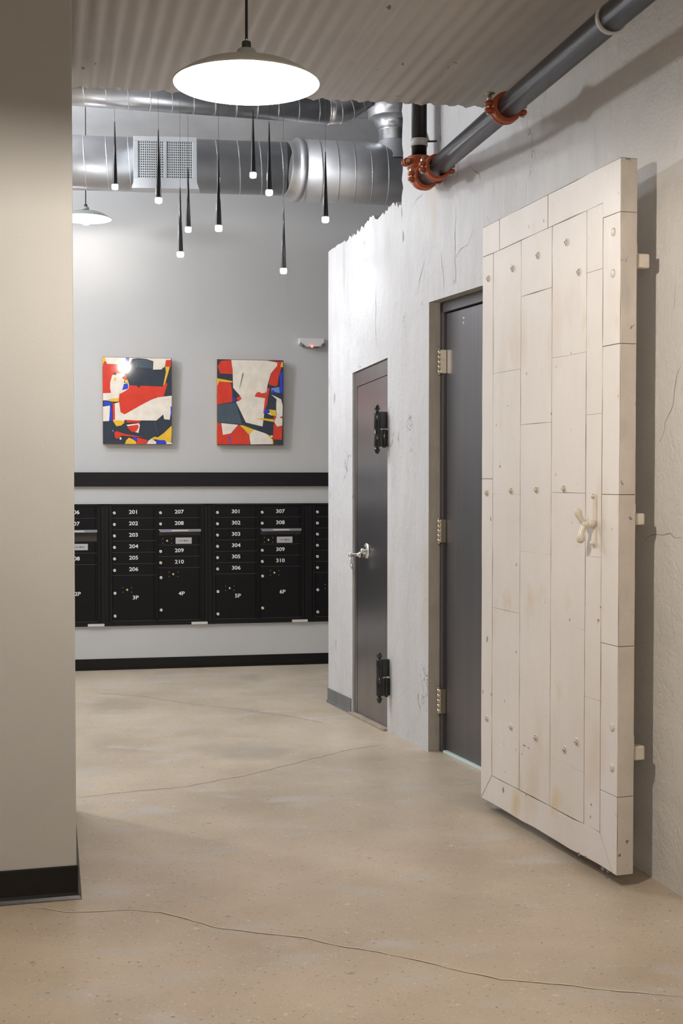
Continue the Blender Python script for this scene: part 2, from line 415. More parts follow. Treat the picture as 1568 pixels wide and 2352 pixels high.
# ---------- back wall ----------
zledge = BW.loc(500, 438)[1]
mb = MB(); mb.box(-4.6, 4.2, 0, .12, 0, zledge); mb.box(-4.6, 4.2, .12, .4, 0, 4.4, 1)
zb1 = BW.loc(480, 322, .0)[1]
mb.box(-4.6, 4.2, .04, .12, zb1, zb1+.22, 1)
wb = struct(mb.build('wall_back', [M['back_paint'], M['conc']]), 'cool grey painted wall with mailboxes and two paintings', 'wall'); put(wb, BW.o, BW.rz)
zr0 = BW.loc(460, 1117)[1]; zr1 = BW.loc(460, 1085)[1]
mb = MB(); mb.box(-2.6, 3.0, -.022, 0, zr0, zr1)
o = struct(mb.build('trim_1', M['black_trim'], bevel=.003), 'black rail across the back wall above the mailboxes', 'rail'); put(o, BW.o, BW.rz)
zbb = BW.loc(173, 1515)[1]
mb = MB(); mb.box(-2.6, 3.0, -.006, 0, .003, zbb); mb.box(-2.6, 3.0, -.012, 0, .001, .012)
o = struct(mb.build('baseboard_back', M['vinyl'])); put(o, BW.o, BW.rz)

# other enclosing walls of the far room and behind the camera
mb = MB(); mb.box(-5.0, -4.8, 2, 10, 0, 4.4); struct(mb.build('wall_left_far', M['back_paint']))
mb = MB(); mb.box(3.4, 3.6, 2, 10, 0, 4.4); struct(mb.build('wall_right_far', M['back_paint']))
mb = MB(); mb.box(-5.0, 3.6, 5.2, 10.0, 4.4, 4.5); struct(mb.build('ceiling_high', M['conc']))
mb = MB(); mb.box(-3.2, 3.4, -4.1, -4.0, 0, 3.1); struct(mb.build('wall_behind', M['paint_wall']))

# ---------- left pier ----------
P0 = on_z(176, 2063); P1 = on_z(0, 2078); dx = (P1-P0).normalized(); sd = Vector((-.23, 1, 0)).normalized()
q = [P0, P0+sd*1.1, P0+sd*1.1+dx*4.2, P0+dx*4.2]
mb = MB(); mb.poly([(p.x, p.y) for p in q], 3.0)
wl = struct(mb.build('wall_left', M['paint_wall'], bevel=.004), 'smooth beige painted wall end in the left foreground', 'wall')
def base_run(pts, prof, name, mt, outward):
    """sweep a skirting profile (off, z) along plan polyline; outward = list of side normals"""
    vs = []; fs = []; n = len(prof)
    for i, p in enumerate(pts):
        ns = [outward[j] for j in (i-1, i) if 0 <= j < len(outward)]
        v = sum(ns, Vector((0,0,0)))
        v = v/(v.dot(ns[0])) if len(ns) == 2 else ns[0]
        for off, z in prof: q_ = p+v*off; vs.append((q_.x, q_.y, z))
    for i in range(len(pts)-1):
        for j in range(n-1): fs.append((i*n+j, i*n+j+1, (i+1)*n+j+1, (i+1)*n+j))
    mb = MB(); mb.add(vs, fs, 0, False); return struct(mb.build(name, mt))
nf = Vector((dx.y, -dx.x, 0)); nf = nf if nf.y < 0 else -nf
nsd = Vector((sd.y, -sd.x, 0))
zbp = at_y(176, 1987, P0.y)[2]
base_run([P0+dx*4.2, P0, P0+sd*1.1], [(0,zbp),(.004,zbp),(.005,zbp-.004),(.005,.022),(.008,.012),(.014,.004),(.016,.001),(0,.001)], 'baseboard_left', M['vinyl'], [nf, nsd])

# ---------- corrugated ceiling ----------
ax = Vector((-.232, 1, 0)).normalized(); per = .0676
edge_d = (ce1-ce0); 
def edgeY(x): return ce0.y+(x-ce0.x)*edge_d.y/edge_d.x
mb = MB(); vs = []; rows = 2; x0 = -3.4; nper = 88; ns = 10
perp = Vector((ax.y, -ax.x, 0))
base = Vector((-3.6, 0, 0)); cnt = nper*ns+1
for i in range(cnt):
    d = i*per/ns
    h = .0042*math.cos(2*math.pi*i/ns)
    p = base+perp*d
    # ray along ax to the slanted edge
    kx = edge_d.y/edge_d.x
    t1 = (ce0.y+(p.x-ce0.x)*kx-p.y)/(ax.y-kx*ax.x)
    t1 += .006*math.sin(i*.37)+.004*math.sin(i*1.7)
    t0 = (-4.1-p.y)/ax.y
    for t in (t0, t1-.25, t1):
        q_ = p+ax*t; vs.append((q_.x, q_.y, CEIL+h))
fs = [(3*i+j, 3*i+j+1, 3*i+j+4, 3*i+j+3) for i in range(cnt-1) for j in (0, 1)]
mb.add(vs, fs, 0, True)
# slab above the deck
c = [Vector((-3.5, edgeY(-3.5)-.03, 0)), Vector((2.4, edgeY(2.4)-.03, 0)), Vector((2.4, -4.1, 0)), Vector((-3.5, -4.1, 0))]
mb.poly([(p.x, p.y) for p in c], .14, Matrix.Translation((0, 0, CEIL+.008)))
ce = struct(mb.build('ceiling', M['ceiling']), 'cream painted corrugated steel deck ceiling with rust specks', 'ceiling')

# ---------- door 1: narrow dark door flush in the rough wall ----------
d1 = bpy.data.objects.new('door_1', None); C.objects.link(d1); put(d1, RW.o, RW.rz)
struct(d1, 'narrow black steel door with heavy black hinges and nickel latch', 'door')
g = .006
def zt(s): return zt1a+(zt1b-zt1a)*(s-sB)/(sC-sB)
mb = MB()
y0, y1 = .010, .06
fw = .048; ft = .085
o_ = [(sB+g,.012),(sC-g,.012),(sC-g,zt(sC)-.006),(sB+g,zt(sB)-.006)]
i_ = [(sB+fw,.012),(sC-g,.012),(sC-g,zt(sC)-ft-.01),(sB+fw,zt(sB)-ft)]
# frame: left strip and head
mb.add([(sB+g,y0,.012),(sB+fw,y0,.012),(sB+fw,y0,zt(sB+fw)-ft),(sB+g,y0,zt(sB)-.006),(sC-g,y0,zt(sC)-.006),(sC-g,y0,zt(sC-g)-ft),
        (sB+g,y1,.012),(sB+fw,y1,.012),(sB+fw,y1,zt(sB+fw)-ft),(sB+g,y1,zt(sB)-.006),(sC-g,y1,zt(sC)-.006),(sC-g,y1,zt(sC-g)-ft)],
       [(0,1,2,3),(3,2,5,4),(0,3,9,6),(3,4,10,9),(1,7,8,2),(2,8,11,5),(4,5,11,10)])
mb.build('door_frame', M['door_black'], d1)
mb = MB(); e = .003
mb.add([(sB+fw+e,y0+.001,.012),(sC-g,y0+.001,.012),(sC-g,y0+.001,zt(sC-g)-ft-e),(sB+fw+e,y0+.001,zt(sB+fw)-ft-e),
        (sB+fw+e,y1,.012),(sC-g,y1,.012),(sC-g,y1,zt(sC-g)-ft-e),(sB+fw+e,y1,zt(sB+fw)-ft-e)],
       [(0,1,2,3),(7,6,5,4),(0,4,5,1),(1,5,6,2),(2,6,7,3),(3,7,4,0)])
mb.build('door_panel', M['door_black'], d1, bevel=.0008)
mb = MB(); mb.box(sB, sC, .07, .09, 0, zt1b); mb.build('door_backing', M['dark'], d1)
mb = MB(); mb.box(sB-.01, sC, -.022, .05, .0, .012); mb.build('door_sill', M['sill'], d1, bevel=.003)
def cast_hinge(yt, yb, pxx):
    s_, z1 = RW.loc(pxx, yt, -.055); _, z0 = RW.loc(pxx, yb, -.055); H = z1-z0; r = .0175
    T = Matrix.Translation((s_, -.055, z0))
    fin = H*.15
    mb = MB()
    mb.lathe([(.0005,0),(.008,.004),(.013,.013),(.0135,.020),(.016,.023),(.016,.027),(.009,.031),(.009,fin-.003),(r*.9,fin),(r,fin+.004),(r,H/2-.0015),(r*.93,H/2),(r,H/2+.0015),(r,H-fin-.004),(r*.9,H-fin),(.009,H-fin+.003),(.009,H-.031),(.016,H-.027),(.016,H-.023),(.0135,H-.02),(.013,H-.013),(.008,H-.004),(.0005,H)], 20, T)
    h = mb.build('hinge', M['iron'], d1)
    mb = MB()
    mb.box(s_-.010, s_+.006, -.053, .010, z0+H/2+.004, z1-fin, 0)
    mb.build('hinge_leaf', M['iron'], h, bevel=.003)
    mb = MB()
    mb.box(s_+.002, s_+.014, -.050, .010, z0+fin, z0+H/2-.004, 0)
    mb.tube([(s_+.014,-.020,z0+fin-.006),(s_+.014,-.020,z0+H/2-.002)], .010, 14)
    mb.build('hinge_leaf', M['iron'], h, bevel=.003)
cast_hinge(928, 1043, 866); cast_hinge(1497, 1616, 871)
# latch
s_, z_ = RW.loc(838, 1265, 0)
mb = MB(); T = axisT((s_, .008, z_), (0,-1,0))
mb.lathe([(.0005,.009),(.018,.009),(.030,.007),(.041,.003),(.043,0)], 32, T)
ros = mb.build('escutcheon', M['chrome'], d1)
mb = MB(); mb.tube([(s_,0,z_),(s_,-.018,z_)], .007, 12); mb.lathe([(.0005,.034),(.010,.033),(.014,.028),(.014,.022),(.009,.017)], 20, T); mb.build('turn_knob', M['chrome'], ros)
s2, z2 = RW.loc(824, 1274, 0)
mb = MB(); T = axisT((s2, .008, z2), (0,-1,0))
mb.lathe([(.0005,0),(.018,0),(.018,.006),(.010,.012),(.008,.03),(.008,.045),(.013,.050),(.015,.058),(.013,.066),(.006,.070),(.0005,.071)], 20, T)
mb.tube([(s2,-.050,z2),(s2+.012,-.054,z2-.035),(s2+.02,-.052,z2-.062),(s2+.023,-.05,z2-.078)], [.0055,.006,.0075,.0065], 12)
mb.build('door_handle', M['chrome'], d1)

# ---------- door 2: charcoal flush door in the tan reveal ----------
d2 = bpy.data.objects.new('door_2', None); C.objects.link(d2); put(d2, RW.o, RW.rz)
struct(d2, 'charcoal flush door in a plaster reveal behind the thick cream door', 'door')
mb = MB(); fy = ND-.004
mb.box(sD+.003, sD+.038, fy, ND+.08, 0, zt2-.002); mb.box(sE-.038, sE-.003, fy, ND+.08, 0, zt2-.002); mb.box(sD+.003, sE-.003, fy, ND+.08, zt2-.052, zt2-.002)
mb.box(sD+.038, sD+.043, ND+.03, ND+.08, 0, zt2-.05)
mb.build('door_frame', M['frame_grey'], d2, bevel=.0015)
mb = MB(); mb.box(sD+.042, sE-.042, ND+.012, ND+.055, .014, zt2-.057); mb.build('door_panel', M['door_grey'], d2, bevel=.0015)
mb = MB(); mb.box(sD, sE, ND+.09, ND+.1, 0, zt2); mb.build('door_backing', M['dark'], d2)
mb = MB(); mb.box(sD+.05, sE-.04, ND-.006, ND+.05, 0, .012); mb.build('gap_light_strip', M['gap_light'], d2, bevel=.002)  # pale strip standing in for light leaking through the door gap
for (ya, yb) in ((805,860),(1192,1246),(1579,1636)):
    _, za = RW.loc(1004, yb, .05); _, zb2 = RW.loc(1004, ya, .05)
    sh = sD+.023
    mb = MB()
    for q_ in range(5):
        a = za+(zb2-za)*q_/5; b = za+(zb2-za)*(q_+1)/5-.0012
        mb.tube([(sh, ND-.016, a),(sh, ND-.016, b)], .0085, 14)
    mb.tube([(sh,ND-.016,za-.004),(sh,ND-.016,za)], .006, 10); mb.tube([(sh,ND-.016,zb2),(sh,ND-.016,zb2+.004)], .006, 10)
    mb.box(sh, sD+.047, ND-.016, ND+.010, za+.002, zb2-.002)
    mb.build('hinge', M['hinge'], d2)
for (x, y) in ((1065,731),(1065,742),(1019,750),(1019,759)):
    s_, z_ = RW.loc(x, y, ND+.012); mb = MB(); mb.lathe([(.0005,.005),(.006,.004),(.008,0)], 14, axisT((s_, ND+.012, z_), (0,-1,0))); mb.build('screw', M['chrome'], d2)
s_, z_ = RW.loc(1100, 1253, ND+.012)
mb = MB(); hs = sE-.042-.07; yy = ND+.012
mb.lathe([(.0005,.012),(.022,.012),(.03,.008),(.032,0)], 24, axisT((hs, yy, z_), (0,-1,0)))
mb.tube([(hs,yy,z_),(hs,yy-.045,z_),(hs-.01,yy-.052,z_),(hs-.125,yy-.052,z_)], .009, 14)
mb.build('door_handle', M['chrome'], d2)

# ---------- the thick tin-clad fire door ----------
zb0 = .04
Pf = on_z(1104, 1832, zb0); Pn = on_z(1416, 2012, zb0)
FD = Frame(Pf, Pn); W = (Pn-Pf).length
ztn = FD.loc(1424, 362)[1]; ztf = FD.loc(1105, 525)[1]
print('firedoor', Pf, Pn, 'W', W, 'ztop', ztf, ztn)
fd = thing('fire_door', 'thick cream tin-clad plank door standing open against the right wall', 'door', FD.o, FD.rz)
DT = .062
def topz(u): return ztf+(ztn-ztf)*u/W
mb = MB()
vs = [(0.003,.002,zb0+.003),(W-.003,.002,zb0+.003),(W-.003,.002,topz(W)-.003),(.003,.002,topz(0)-.003)]
vs += [(x, DT-.002, z) for x, y, z in vs]
mb.add(vs, [(0,1,2,3),(7,6,5,4),(0,4,5,1),(1,5,6,2),(2,6,7,3),(3,7,4,0)])
mb.build('door_core', M['seam'], fd)
def UZ(x, y): return FD.loc(x, y)
ua = UZ(1131,1200)[0]; ub = UZ(1194,1200)[0]; uc = UZ(1265,1200)[0]; ud = UZ(1344,1200)[0]; ue = UZ(1381,1200)[0]
rndp = random.Random(11)
def sheet(mb, pts, gap=.0022, th=.0022, face='front', jit=.0018):
    """a tin sheet: polygon in (u,z), shrunk towards its centre, edges slightly wavy"""
    cx = sum(p[0] for p in pts)/len(pts); cz = sum(p[1] for p in pts)/len(pts)
    out = []
    n = len(pts)
    for i in range(n):
        a = Vector(pts[i]); b = Vector(pts[(i+1) % n]); k = max(1, int((b-a).length/.09))
        nr = Vector((-(b-a).y, (b-a).x)).normalized()
        if (Vector((cx, cz))-a).dot(nr) < 0: nr = -nr
        pr = Vector(pts[i-1]); nr0 = Vector((-(a-pr).y, (a-pr).x)).normalized()
        if (Vector((cx, cz))-a).dot(nr0) < 0: nr0 = -nr0
        g1 = (.0044 if abs(b.y-a.y) > abs(b.x-a.x)*1.5 else gap)/2; g0 = (.0044 if abs(a.y-pr.y) > abs(a.x-pr.x)*1.5 else gap)/2
        det = nr.x*nr0.y-nr.y*nr0.x
        v = Vector(((g1*nr0.y-g0*nr.y)/det, (nr.x*g0-nr0.x*g1)/det)) if abs(det) > .15 else nr*g1
        out.append(a+v)
        for j in range(1, k): out.append(a.lerp(b, j/k)+nr*(g1+rndp.uniform(-jit, jit)*.8))
    y_ = .002-rndp.uniform(0, .0006)
    if face == 'front': f = lambda p, d: (p[0], y_-d, p[1])
    else: f = lambda p, d: (W-.002+d, p[0], p[1])
    n = len(out)
    mb.add([f(p, 0) for p in out]+[f(p, th) for p in out], [list(range(n, 2*n))]+[(i, (i+1) % n, n+(i+1) % n, n+i) for i in range(n)])
mb = MB()
tz = lambda u: UZ(1131,582)[1]+(UZ(1383,467)[1]-UZ(1131,582)[1])*(u-ua)/(ue-ua)     # underside of top rail
bz0 = UZ(1127,1780)[1]; bz1 = UZ(1377,1912)[1]
ubl = UZ(1127,1780)[0]
bz = lambda u: bz0+(bz1-bz0)*(u-ua)/(ue-ua)
def cut(z, u0): return z
# top rail pieces
t1 = UZ(1147,540)[0]; t2 = UZ(1258,490)[0]; t3 = UZ(1390,400)[0]
zn = UZ(1400,495)[1]
sheet(mb, [(0,topz(0)),(0,tz(ua)),(ua,tz(ua)),(t1,tz(t1)),(t1,topz(t1))])
sheet(mb, [(t1,topz(t1)),(t1,tz(t1)),(t2,tz(t2)),(t2,topz(t2))])
sheet(mb, [(t2,topz(t2)),(t2,tz(t2)),(ue,tz(ue)),(ue,zn),(W,zn),(W,topz(W))])
# far stile
zf = [tz(ua), UZ(1118,1100)[1], bz0]
sheet(mb, [(0,zf[0]),(0,zf[1]),(ua,zf[1]),(ua,zf[0])]); sheet(mb, [(0,zf[1]),(0,zb0),(ua,bz0),(ua,zf[1])])
# planks
def plank(u0, u1, zs):
    um = (u0+u1)/2; z_ = [None]+zs+[None]
    for a, b in zip(z_[:-1], z_[1:]):
        za0, za1 = (tz(u0), tz(u1)) if a is None else (a, a)
        zb_0, zb_1 = (bz(u0), bz(u1)) if b is None else (b, b)
        sheet(mb, [(u0,za0),(u0,zb_0),(u1,zb_1),(u1,za1)], gap=.0007 if b is not None else .0012)
plank(ua, ub, [UZ(1131,859)[1], UZ(1131,1135)[1], UZ(1131,1395)[1]])
plank(ub, uc, [UZ(1195,682)[1], UZ(1195,976)[1], UZ(1195,1266)[1], UZ(1195,1560)[1]])
plank(uc, ud, [UZ(1266,823)[1], UZ(1266,1131)[1], UZ(1266,1430)[1], UZ(1266,1742)[1]])
plank(ud, ue, [UZ(1346,628)[1], UZ(1346,953)[1], UZ(1346,1277)[1], UZ(1346,1600)[1]])
# near stile
zs = [zn, UZ(1400,793)[1], UZ(1400,1136)[1], UZ(1400,1481)[1], UZ(1400,1824)[1]]
for a, b in zip(zs[:-1], zs[1:]): sheet(mb, [(ue,a),(ue,b),(W,b),(W,a)])
um_ = UZ(1406,2005)[0]
sheet(mb, [(ue,zs[-1]),(ue,bz1),(um_,zb0),(W,zb0),(W,zs[-1])])
# bottom rail
sheet(mb, [(0,zb0),(ua,bz0),(ue,bz1),(um_,zb0)], gap=.004, jit=.0035)
mb.build('tin_cladding', M['cream'], fd, bevel=.0007, seg=1)
# edge cladding
mb = MB()
for a, b in zip([topz(W)]+zs, zs+[zb0]): sheet(mb, [(0,a),(0,b),(DT,b),(DT,a)], face='side')
mb.add([(0,0,topz(0)),(W,0,topz(W)),(W,DT,topz(W)),(0,DT,topz(0))], [(0,1,2,3)])
mb.build('edge_cladding', M['cream_edge'], fd, bevel=.0007, seg=1)
mb = MB(); mb.box(.003, W-.003, DT-.004, DT, zb0+.004, topz(0)-.01); mb.build('back_cladding', M['cream'], fd)
# chips
mb = MB()
for (x, y, w_, h_) in ((1156,1814,.012,.030),(1330,1962,.02,.016),(1345,1968,.016,.010),(1384,1995,.03,.012),(1396,2002,.02,.010),(1204,1712,.03,.006),(1214,1718,.022,.005),(1209,1826,.01,.008),(1358,1848,.006,.012),(1356,1876,.005,.014)):
    u, z = UZ(x, y); pts = []
    for k in range(9):
        a = k*2*math.pi/9; r = rndp.uniform(.6, 1); pts.append((u+math.cos(a)*w_/2*r, -.0016, z+math.sin(a)*h_/2*r))
    mb.add(pts, [list(range(9))])
mb.build('paint_chips', M['chip'], fd)
# bolts
for (x, y, sty) in [(1122,640,0),(1178,617,0),(1236,587,0),(1302,557,0),(1330,625,0),(1409,533,1),(1408,628,1),(1119,1132,2),(1175,1127,2),(1233,1125,2),(1296,1122,2),(1365,1140,2),
                 (1119,1650,0),(1174,1670,0),(1231,1694,0),(1325,1704,0),(1297,1721,0),(1406,1670,1),(1405,1763,1)]:
    u, z = UZ(x, y); mb = MB(); T = axisT((u, 0, z), (0,-1,0)); r = .0125 if sty != 1 else .015
    if sty == 1: mb.lathe([(r,0),(r*.95,.002),(r*.5,.004),(.0005,.0045)], 18, T)
    else:
        mb.lathe([(r*1.15,0),(r*1.1,.003),(r*.8,.0042)], 18, T)
        mb.lathe([(r*.62,.003),(r*.58,.011 if sty == 2 else .007),(r*.3,.014 if sty == 2 else .009),(.0005,.0145 if sty == 2 else .0095)], 6, T, smooth=False)
        if sty == 0: mb.lathe([(r*.3,.0098),(.0004,.0102)], 8, T, mi=1)
    mb.build('bolt', [M['cream_hw'] if sty else M['cream'], M['seam']], fd)
# handle with back plate
u0, z0 = UZ(1367, 1140); _, zz0 = UZ(1367, 1250); _, zc_ = UZ(1366, 1203)
ph = z0-zz0; R_ = .011
pts = []
for k in range(9): a = math.pi*k/8; pts.append((u0+R_*math.cos(a), z0+R_*math.sin(a)))
for k in range(9): a = math.pi+math.pi*k/8; pts.append((u0+R_*math.cos(a), zz0+R_*math.sin(a)))
mb = MB(); T = Matrix(((1,0,0,0),(0,0,-1,0),(0,1,0,0),(0,0,0,1)))
mb.poly(pts, .005, T)
hp = mb.build('handle', M['cream_hw'], fd, bevel=.002)
mb = MB()
mb.tube([(u0,0,zc_),(u0,-.02,zc_),(u0,-.030,zc_)], [.0145,.0145,.011], 18)
mb.tube([(u0,-.022,zc_),(u0-.003,-.034,zc_-.001),(u0-.004,-.044,zc_+.001),(u0-.004,-.050,zc_+.002)], [.0125,.0105,.010,.006], 18)
uu = u0-.006
mb.tube([(uu,-.038,zc_),(uu,-.045,zc_-.016),(uu,-.050,zc_-.030),(uu,-.052,zc_-.043),(uu,-.052,zc_-.054),(uu,-.052,zc_-.061),(uu,-.052,zc_-.065)], [.011,.0095,.0105,.014,.0145,.011,.003], 16)
mb.tube([(uu,-.038,zc_),(uu-.002,-.049,zc_+.014),(uu-.004,-.057,zc_+.028),(uu-.004,-.061,zc_+.040),(uu-.004,-.062,zc_+.049),(uu-.004,-.062,zc_+.054)], [.011,.0095,.0115,.0135,.011,.003], 16)
mb.build('lever', M['cream_hw'], hp)
mb = MB(); T = axisT((u0, -.004, zz0+.004), (0,-1,0)); mb.lathe([(.010,0),(.009,.008),(.006,.014),(.0005,.016)], 14, T); mb.build('screw', M['cream_hw'], hp)
# latch lugs sticking out behind the near edge
for (ya, yb, ex_) in ((578,611,.052),(1180,1207,.040),(1722,1755,.046)):
    za = FD.loc(1470, yb, DT)[1]; zb_ = FD.loc(1470, ya, DT)[1]
    mb = MB()
    mb.box(W-.05, W-.012, DT-.001, DT+.010, za+.01, zb_+.035)
    mb.box(W-.042, W-.008, DT+.006, DT+ex_, za, zb_)
    mb.build('latch_lug', M['cream_hw'], fd, bevel=.006, seg=3)
# hinge straps at the far edge, back to the wall
for zz in (.45, 1.95):
    mb = MB(); mb.box(.02, .30, DT-.001, DT+.008, zz-.03, zz+.03)
    pf_ = FD.w(.05, DT+.004); dy = 0
    # reach the rough wall
    v = RW.o-pf_; dist = v.dot(RW.y)/FD.y.dot(RW.y)
    mb.box(.03, .06, DT+.004, DT+.004+dist+.02, zz-.022, zz+.022)
    mb.build('hinge_strap', M['cream_hw'], fd, bevel=.003)

# ---------- pendants ----------
def lamp(px, py, Y, R, label, bulbmat, top):
    p = at_y(px, py, Y); t = thing('pendant_lamp', label, 'lamp', p, 0, None); k = R/.165
    mb = MB()
    prof = [(.165,0),(.1655,.002),(.160,.007),(.140,.021),(.115,.034),(.085,.044),(.055,.050),(.023,.053),(.021,.056)]
    mb.lathe([(r*k, z*k) for r, z in prof], 72)
    mb.lathe([(r*k-.0012, z*k-.0016) for r, z in prof[2:]], 72, mi=1)
    mb.lathe([(.165*k,0),(.1635*k,.0004),((.160*k-.0012),.007*k-.0016)], 72, mi=1)
    mb.lathe([(.165*k,.0),(.167*k,.002*k),(.1655*k,.004*k)], 72)
    mb.build('lamp_shade', [M['shade_out'], M['shade_in']], t)
    mb = MB()
    mb.lathe([(r*k, z*k) for r, z in [(.024,.054),(.0235,.058),(.020,.064),(.019,.065)]], 28, mi=0)
    mb.lathe([(r*k, z*k) for r, z in [(.0215,.062),(.0222,.072),(.020,.077),(.0105,.078)]], 28, mi=1)
    mb.lathe([(r*k, z*k) for r, z in [(.0105,.075),(.0105,.092),(.0095,.095),(.0035,.0955)]], 24, mi=0)
    mb.build('socket', [M['socket'], M['socket_clear']], t)
    mb = MB(); mb.tube([(0,0,.09*k),(0.001,0,(top-p.z)*.5),(0,0,top-p.z)], .0034*k, 12); mb.build('cord', M['cord'], t)
    mb = MB()
    mb.lathe([(r*k, z*k) for r, z in [(.0165,.056),(.0165,.034),(.0155,.033),(.0125,.031)]], 28)
    mb.lathe([(r*k, z*k) for r, z in [(.0125,.031),(.0135,.018),(.019,.008)]], 28)
    mb.build('bulb_collar', M['bulb_neck'], t)
    mb = MB()
    mb.lathe([(r*k, z*k) for r, z in [(.019,.008),(.025,-.004),(.0275,-.015),(.025,-.027),(.018,-.035),(.009,-.0385),(.0005,-.039)]], 28)
    mb.build('bulb', bulbmat, t)
    return t
lamp(566, 193, 2.89, .165, 'large white-lined dish pendant lamp hanging in the foreground from a black cord', M['bulb'], CEIL-.006)
lamp(197, 503, 8.25, .165, 'small distant dish pendant lamp half hidden behind the left wall end', M['bulb_far'], 4.4)

# cone pendants
cones = [(263,279,427,7.55,'cone pendant nearest the left wall end, hung high in front of the duct'),
 (363,297,458,7.02,'cone pendant crossing the left half of the white air register'),
 (413,430,582,7.10,'lower of the two close cone pendants, its top just below the register'),
 (431,385,525,7.50,'short cone pendant overlapping the lower right of the air register'),
 (501,352,522,6.65,'long cone pendant just right of the air register, above the second painting'),
 (580,252,400,7.22,'cone pendant whose top disappears behind the big dish lamp'),
 (617,280,440,7.07,'cone pendant just right of the one behind the big dish lamp rim'),
 (650,475,620,7.22,'lowest cone pendant, hanging entirely below the duct above the right painting'),
 (746,348,502,6.85,'cone pendant nearest the broken plaster wall, rightmost of the cluster')]
for (x, yt, yb, Y, lab) in cones:
    pt = at_y(x, yt, Y); pb = at_y(x+1, yb, Y); H = pt.z-pb.z
    t = thing('cone_pendant', lab, 'lamp', (pb.x, pb.y, pb.z-.02), 0, 'slim black cone pendants with bright tips in the far room')
    mb = MB(); mb.lathe([(.0005,H+.02),(.0025,H+.018),(.0095,H*.45+.02),(.0158,.03),(.0160,.024),(.0005,.024)], 20); mb.build('cone_body', M['cone'], t)
    mb = MB(); mb.lathe([(.0005,.027),(.0175,.027),(.0185,.024),(.0185,.006),(.015,0),(.0005,0)], 20); mb.build('light_tip', M['led'], t)
    mb = MB(); mb.tube([(0,0,H+.015),(0,0,4.4-pb.z+.02)], .0010, 6); mb.build('cable', M['cable'], t)

# ---------- ducts ----------
def ribs(mb, a, b, r, step, rr=.004, mi=0, tw=.0):
    a = Vector(a); b = Vector(b); L_ = (b-a).length; d = (b-a)/L_; n = int(L_/step)
    for i in range(n+1):
        c = a+d*(i*step+.03)
        if i*step+.03 > L_: break
        dd = (d+Vector((0,0,tw))).normalized()
        mb.lathe([(r-.001,-.004),(r+rr*.5,-.0015),(r+rr*.5,.0015),(r-.001,.004)], 40, axisT(c, dd), mi)
# upper small duct
def duct_pt(px, py_bottom, Y, r):
    p = at_y(px, py_bottom, Y); p.z += r; return p
r = .09
a = duct_pt(60, 234, 7.12, r); b = duct_pt(752, 284, 7.62, r)
t = thing('spiral_duct', 'slim shiny spiral duct running just under the ceiling deck edge and elbowing up', 'duct', (a+b)/2)
mid = (a+b)/2; d = (b-a).normalized(); a2 = a-d*1.6
mb = MB(); mb.tube([a2-mid, b-mid], r, 40); ribs(mb, a2-mid, b-mid, r, .125, tw=.12); mb.build('duct_tube', M['galv'], t)
# elbow: turns up and right
pts = [b-mid]; up = Vector((d.x*.72, d.y*.72, .72)).normalized()
for i in range(1, 9):
    f = i/8; v = (d*(1-f)+up*f).normalized(); pts.append(pts[-1]+v*.032)
el = MB(); el.tube(pts, r*1.01, 40)
for i in (0, 2, 4, 6, 8):
    v = (pts[min(i+1,8)]-pts[max(i-1,0)]); el.lathe([(r,-.005),(r+.006,0),(r,.005)], 40, axisT(pts[i], v))
el.build('elbow', M['galv'], t)
e1 = pts[-1]; e2 = e1+up*1.15
mb = MB(); mb.tube([e1, e2], r, 40); ribs(mb, e1, e2, r, .11, tw=.1); mb.build('duct_tube', M['galv'], t)
for f in (.05, .55):
    c = a.lerp(b, f)-mid; mb = MB(); mb.tube([c+Vector((0,0,r)), c+Vector((0,0,4.4-(c+mid).z))], .004, 8)
    mb.build('hanger_rod', M['cable'], t)
# big duct
Yl, Yr = 7.86, 8.12
rb = .165; rb2 = .193
c0 = at_y(100, 372, Yl); c1 = at_y(655, 388, Yr-.05); c2 = at_y(700, 393, Yr); c3 = at_y(990, 405, Yr+.1)
c1.y += .0
dirb = (c1-c0).normalized(); c00 = c0-dirb*1.8
t = thing('spiral_duct', 'large dull spiral duct crossing the far room with a white register on it', 'duct', c1)
mb = MB(); mb.tube([c00-c1, Vector((0,0,0))], rb, 48); ribs(mb, c00-c1, Vector((0,0,0)), rb, .135, tw=.06); mb.build('duct_tube', M['galv_dull'], t)
mb = MB(); mb.lathe([(rb,-.01),(rb+.006,0),(rb+.005,.02),(rb2,.055),(rb2+.006,.06),(rb2+.006,.085),(rb2,.09)], 48, axisT((0,0,0), c2-c1)); mb.build('reducer', M['galv_dull'], t)
mb = MB(); st = (c2-c1).normalized()*.085; mb.tube([st, c3-c1], rb2, 48); ribs(mb, st, c3-c1, rb2, .105, tw=.06); mb.build('duct_tube', M['galv_dull'], t)
# vertical branch
vb = at_y(908, 385, Yr+.04)-c1
mb = MB(); T = Matrix.Translation(vb)
mb.lathe([(.108,-.1),(.108,.225),(.112,.227),(.112,.235),(.108,.237),(.150,.30),(.172,.305),(.176,.31),(.176,.40),(.172,.405),(.170,.48),(.174,.484),(.170,.49),(.170,1.1)], 48, T)
mb.build('branch_duct', M['galv'], t)
mb = MB(); mb.lathe([(.16,0),(.135,.05),(.112,.13)], 40, Matrix.Translation(vb+Vector((0,0,.03)))); mb.build('saddle', M['galv_dull'], t)
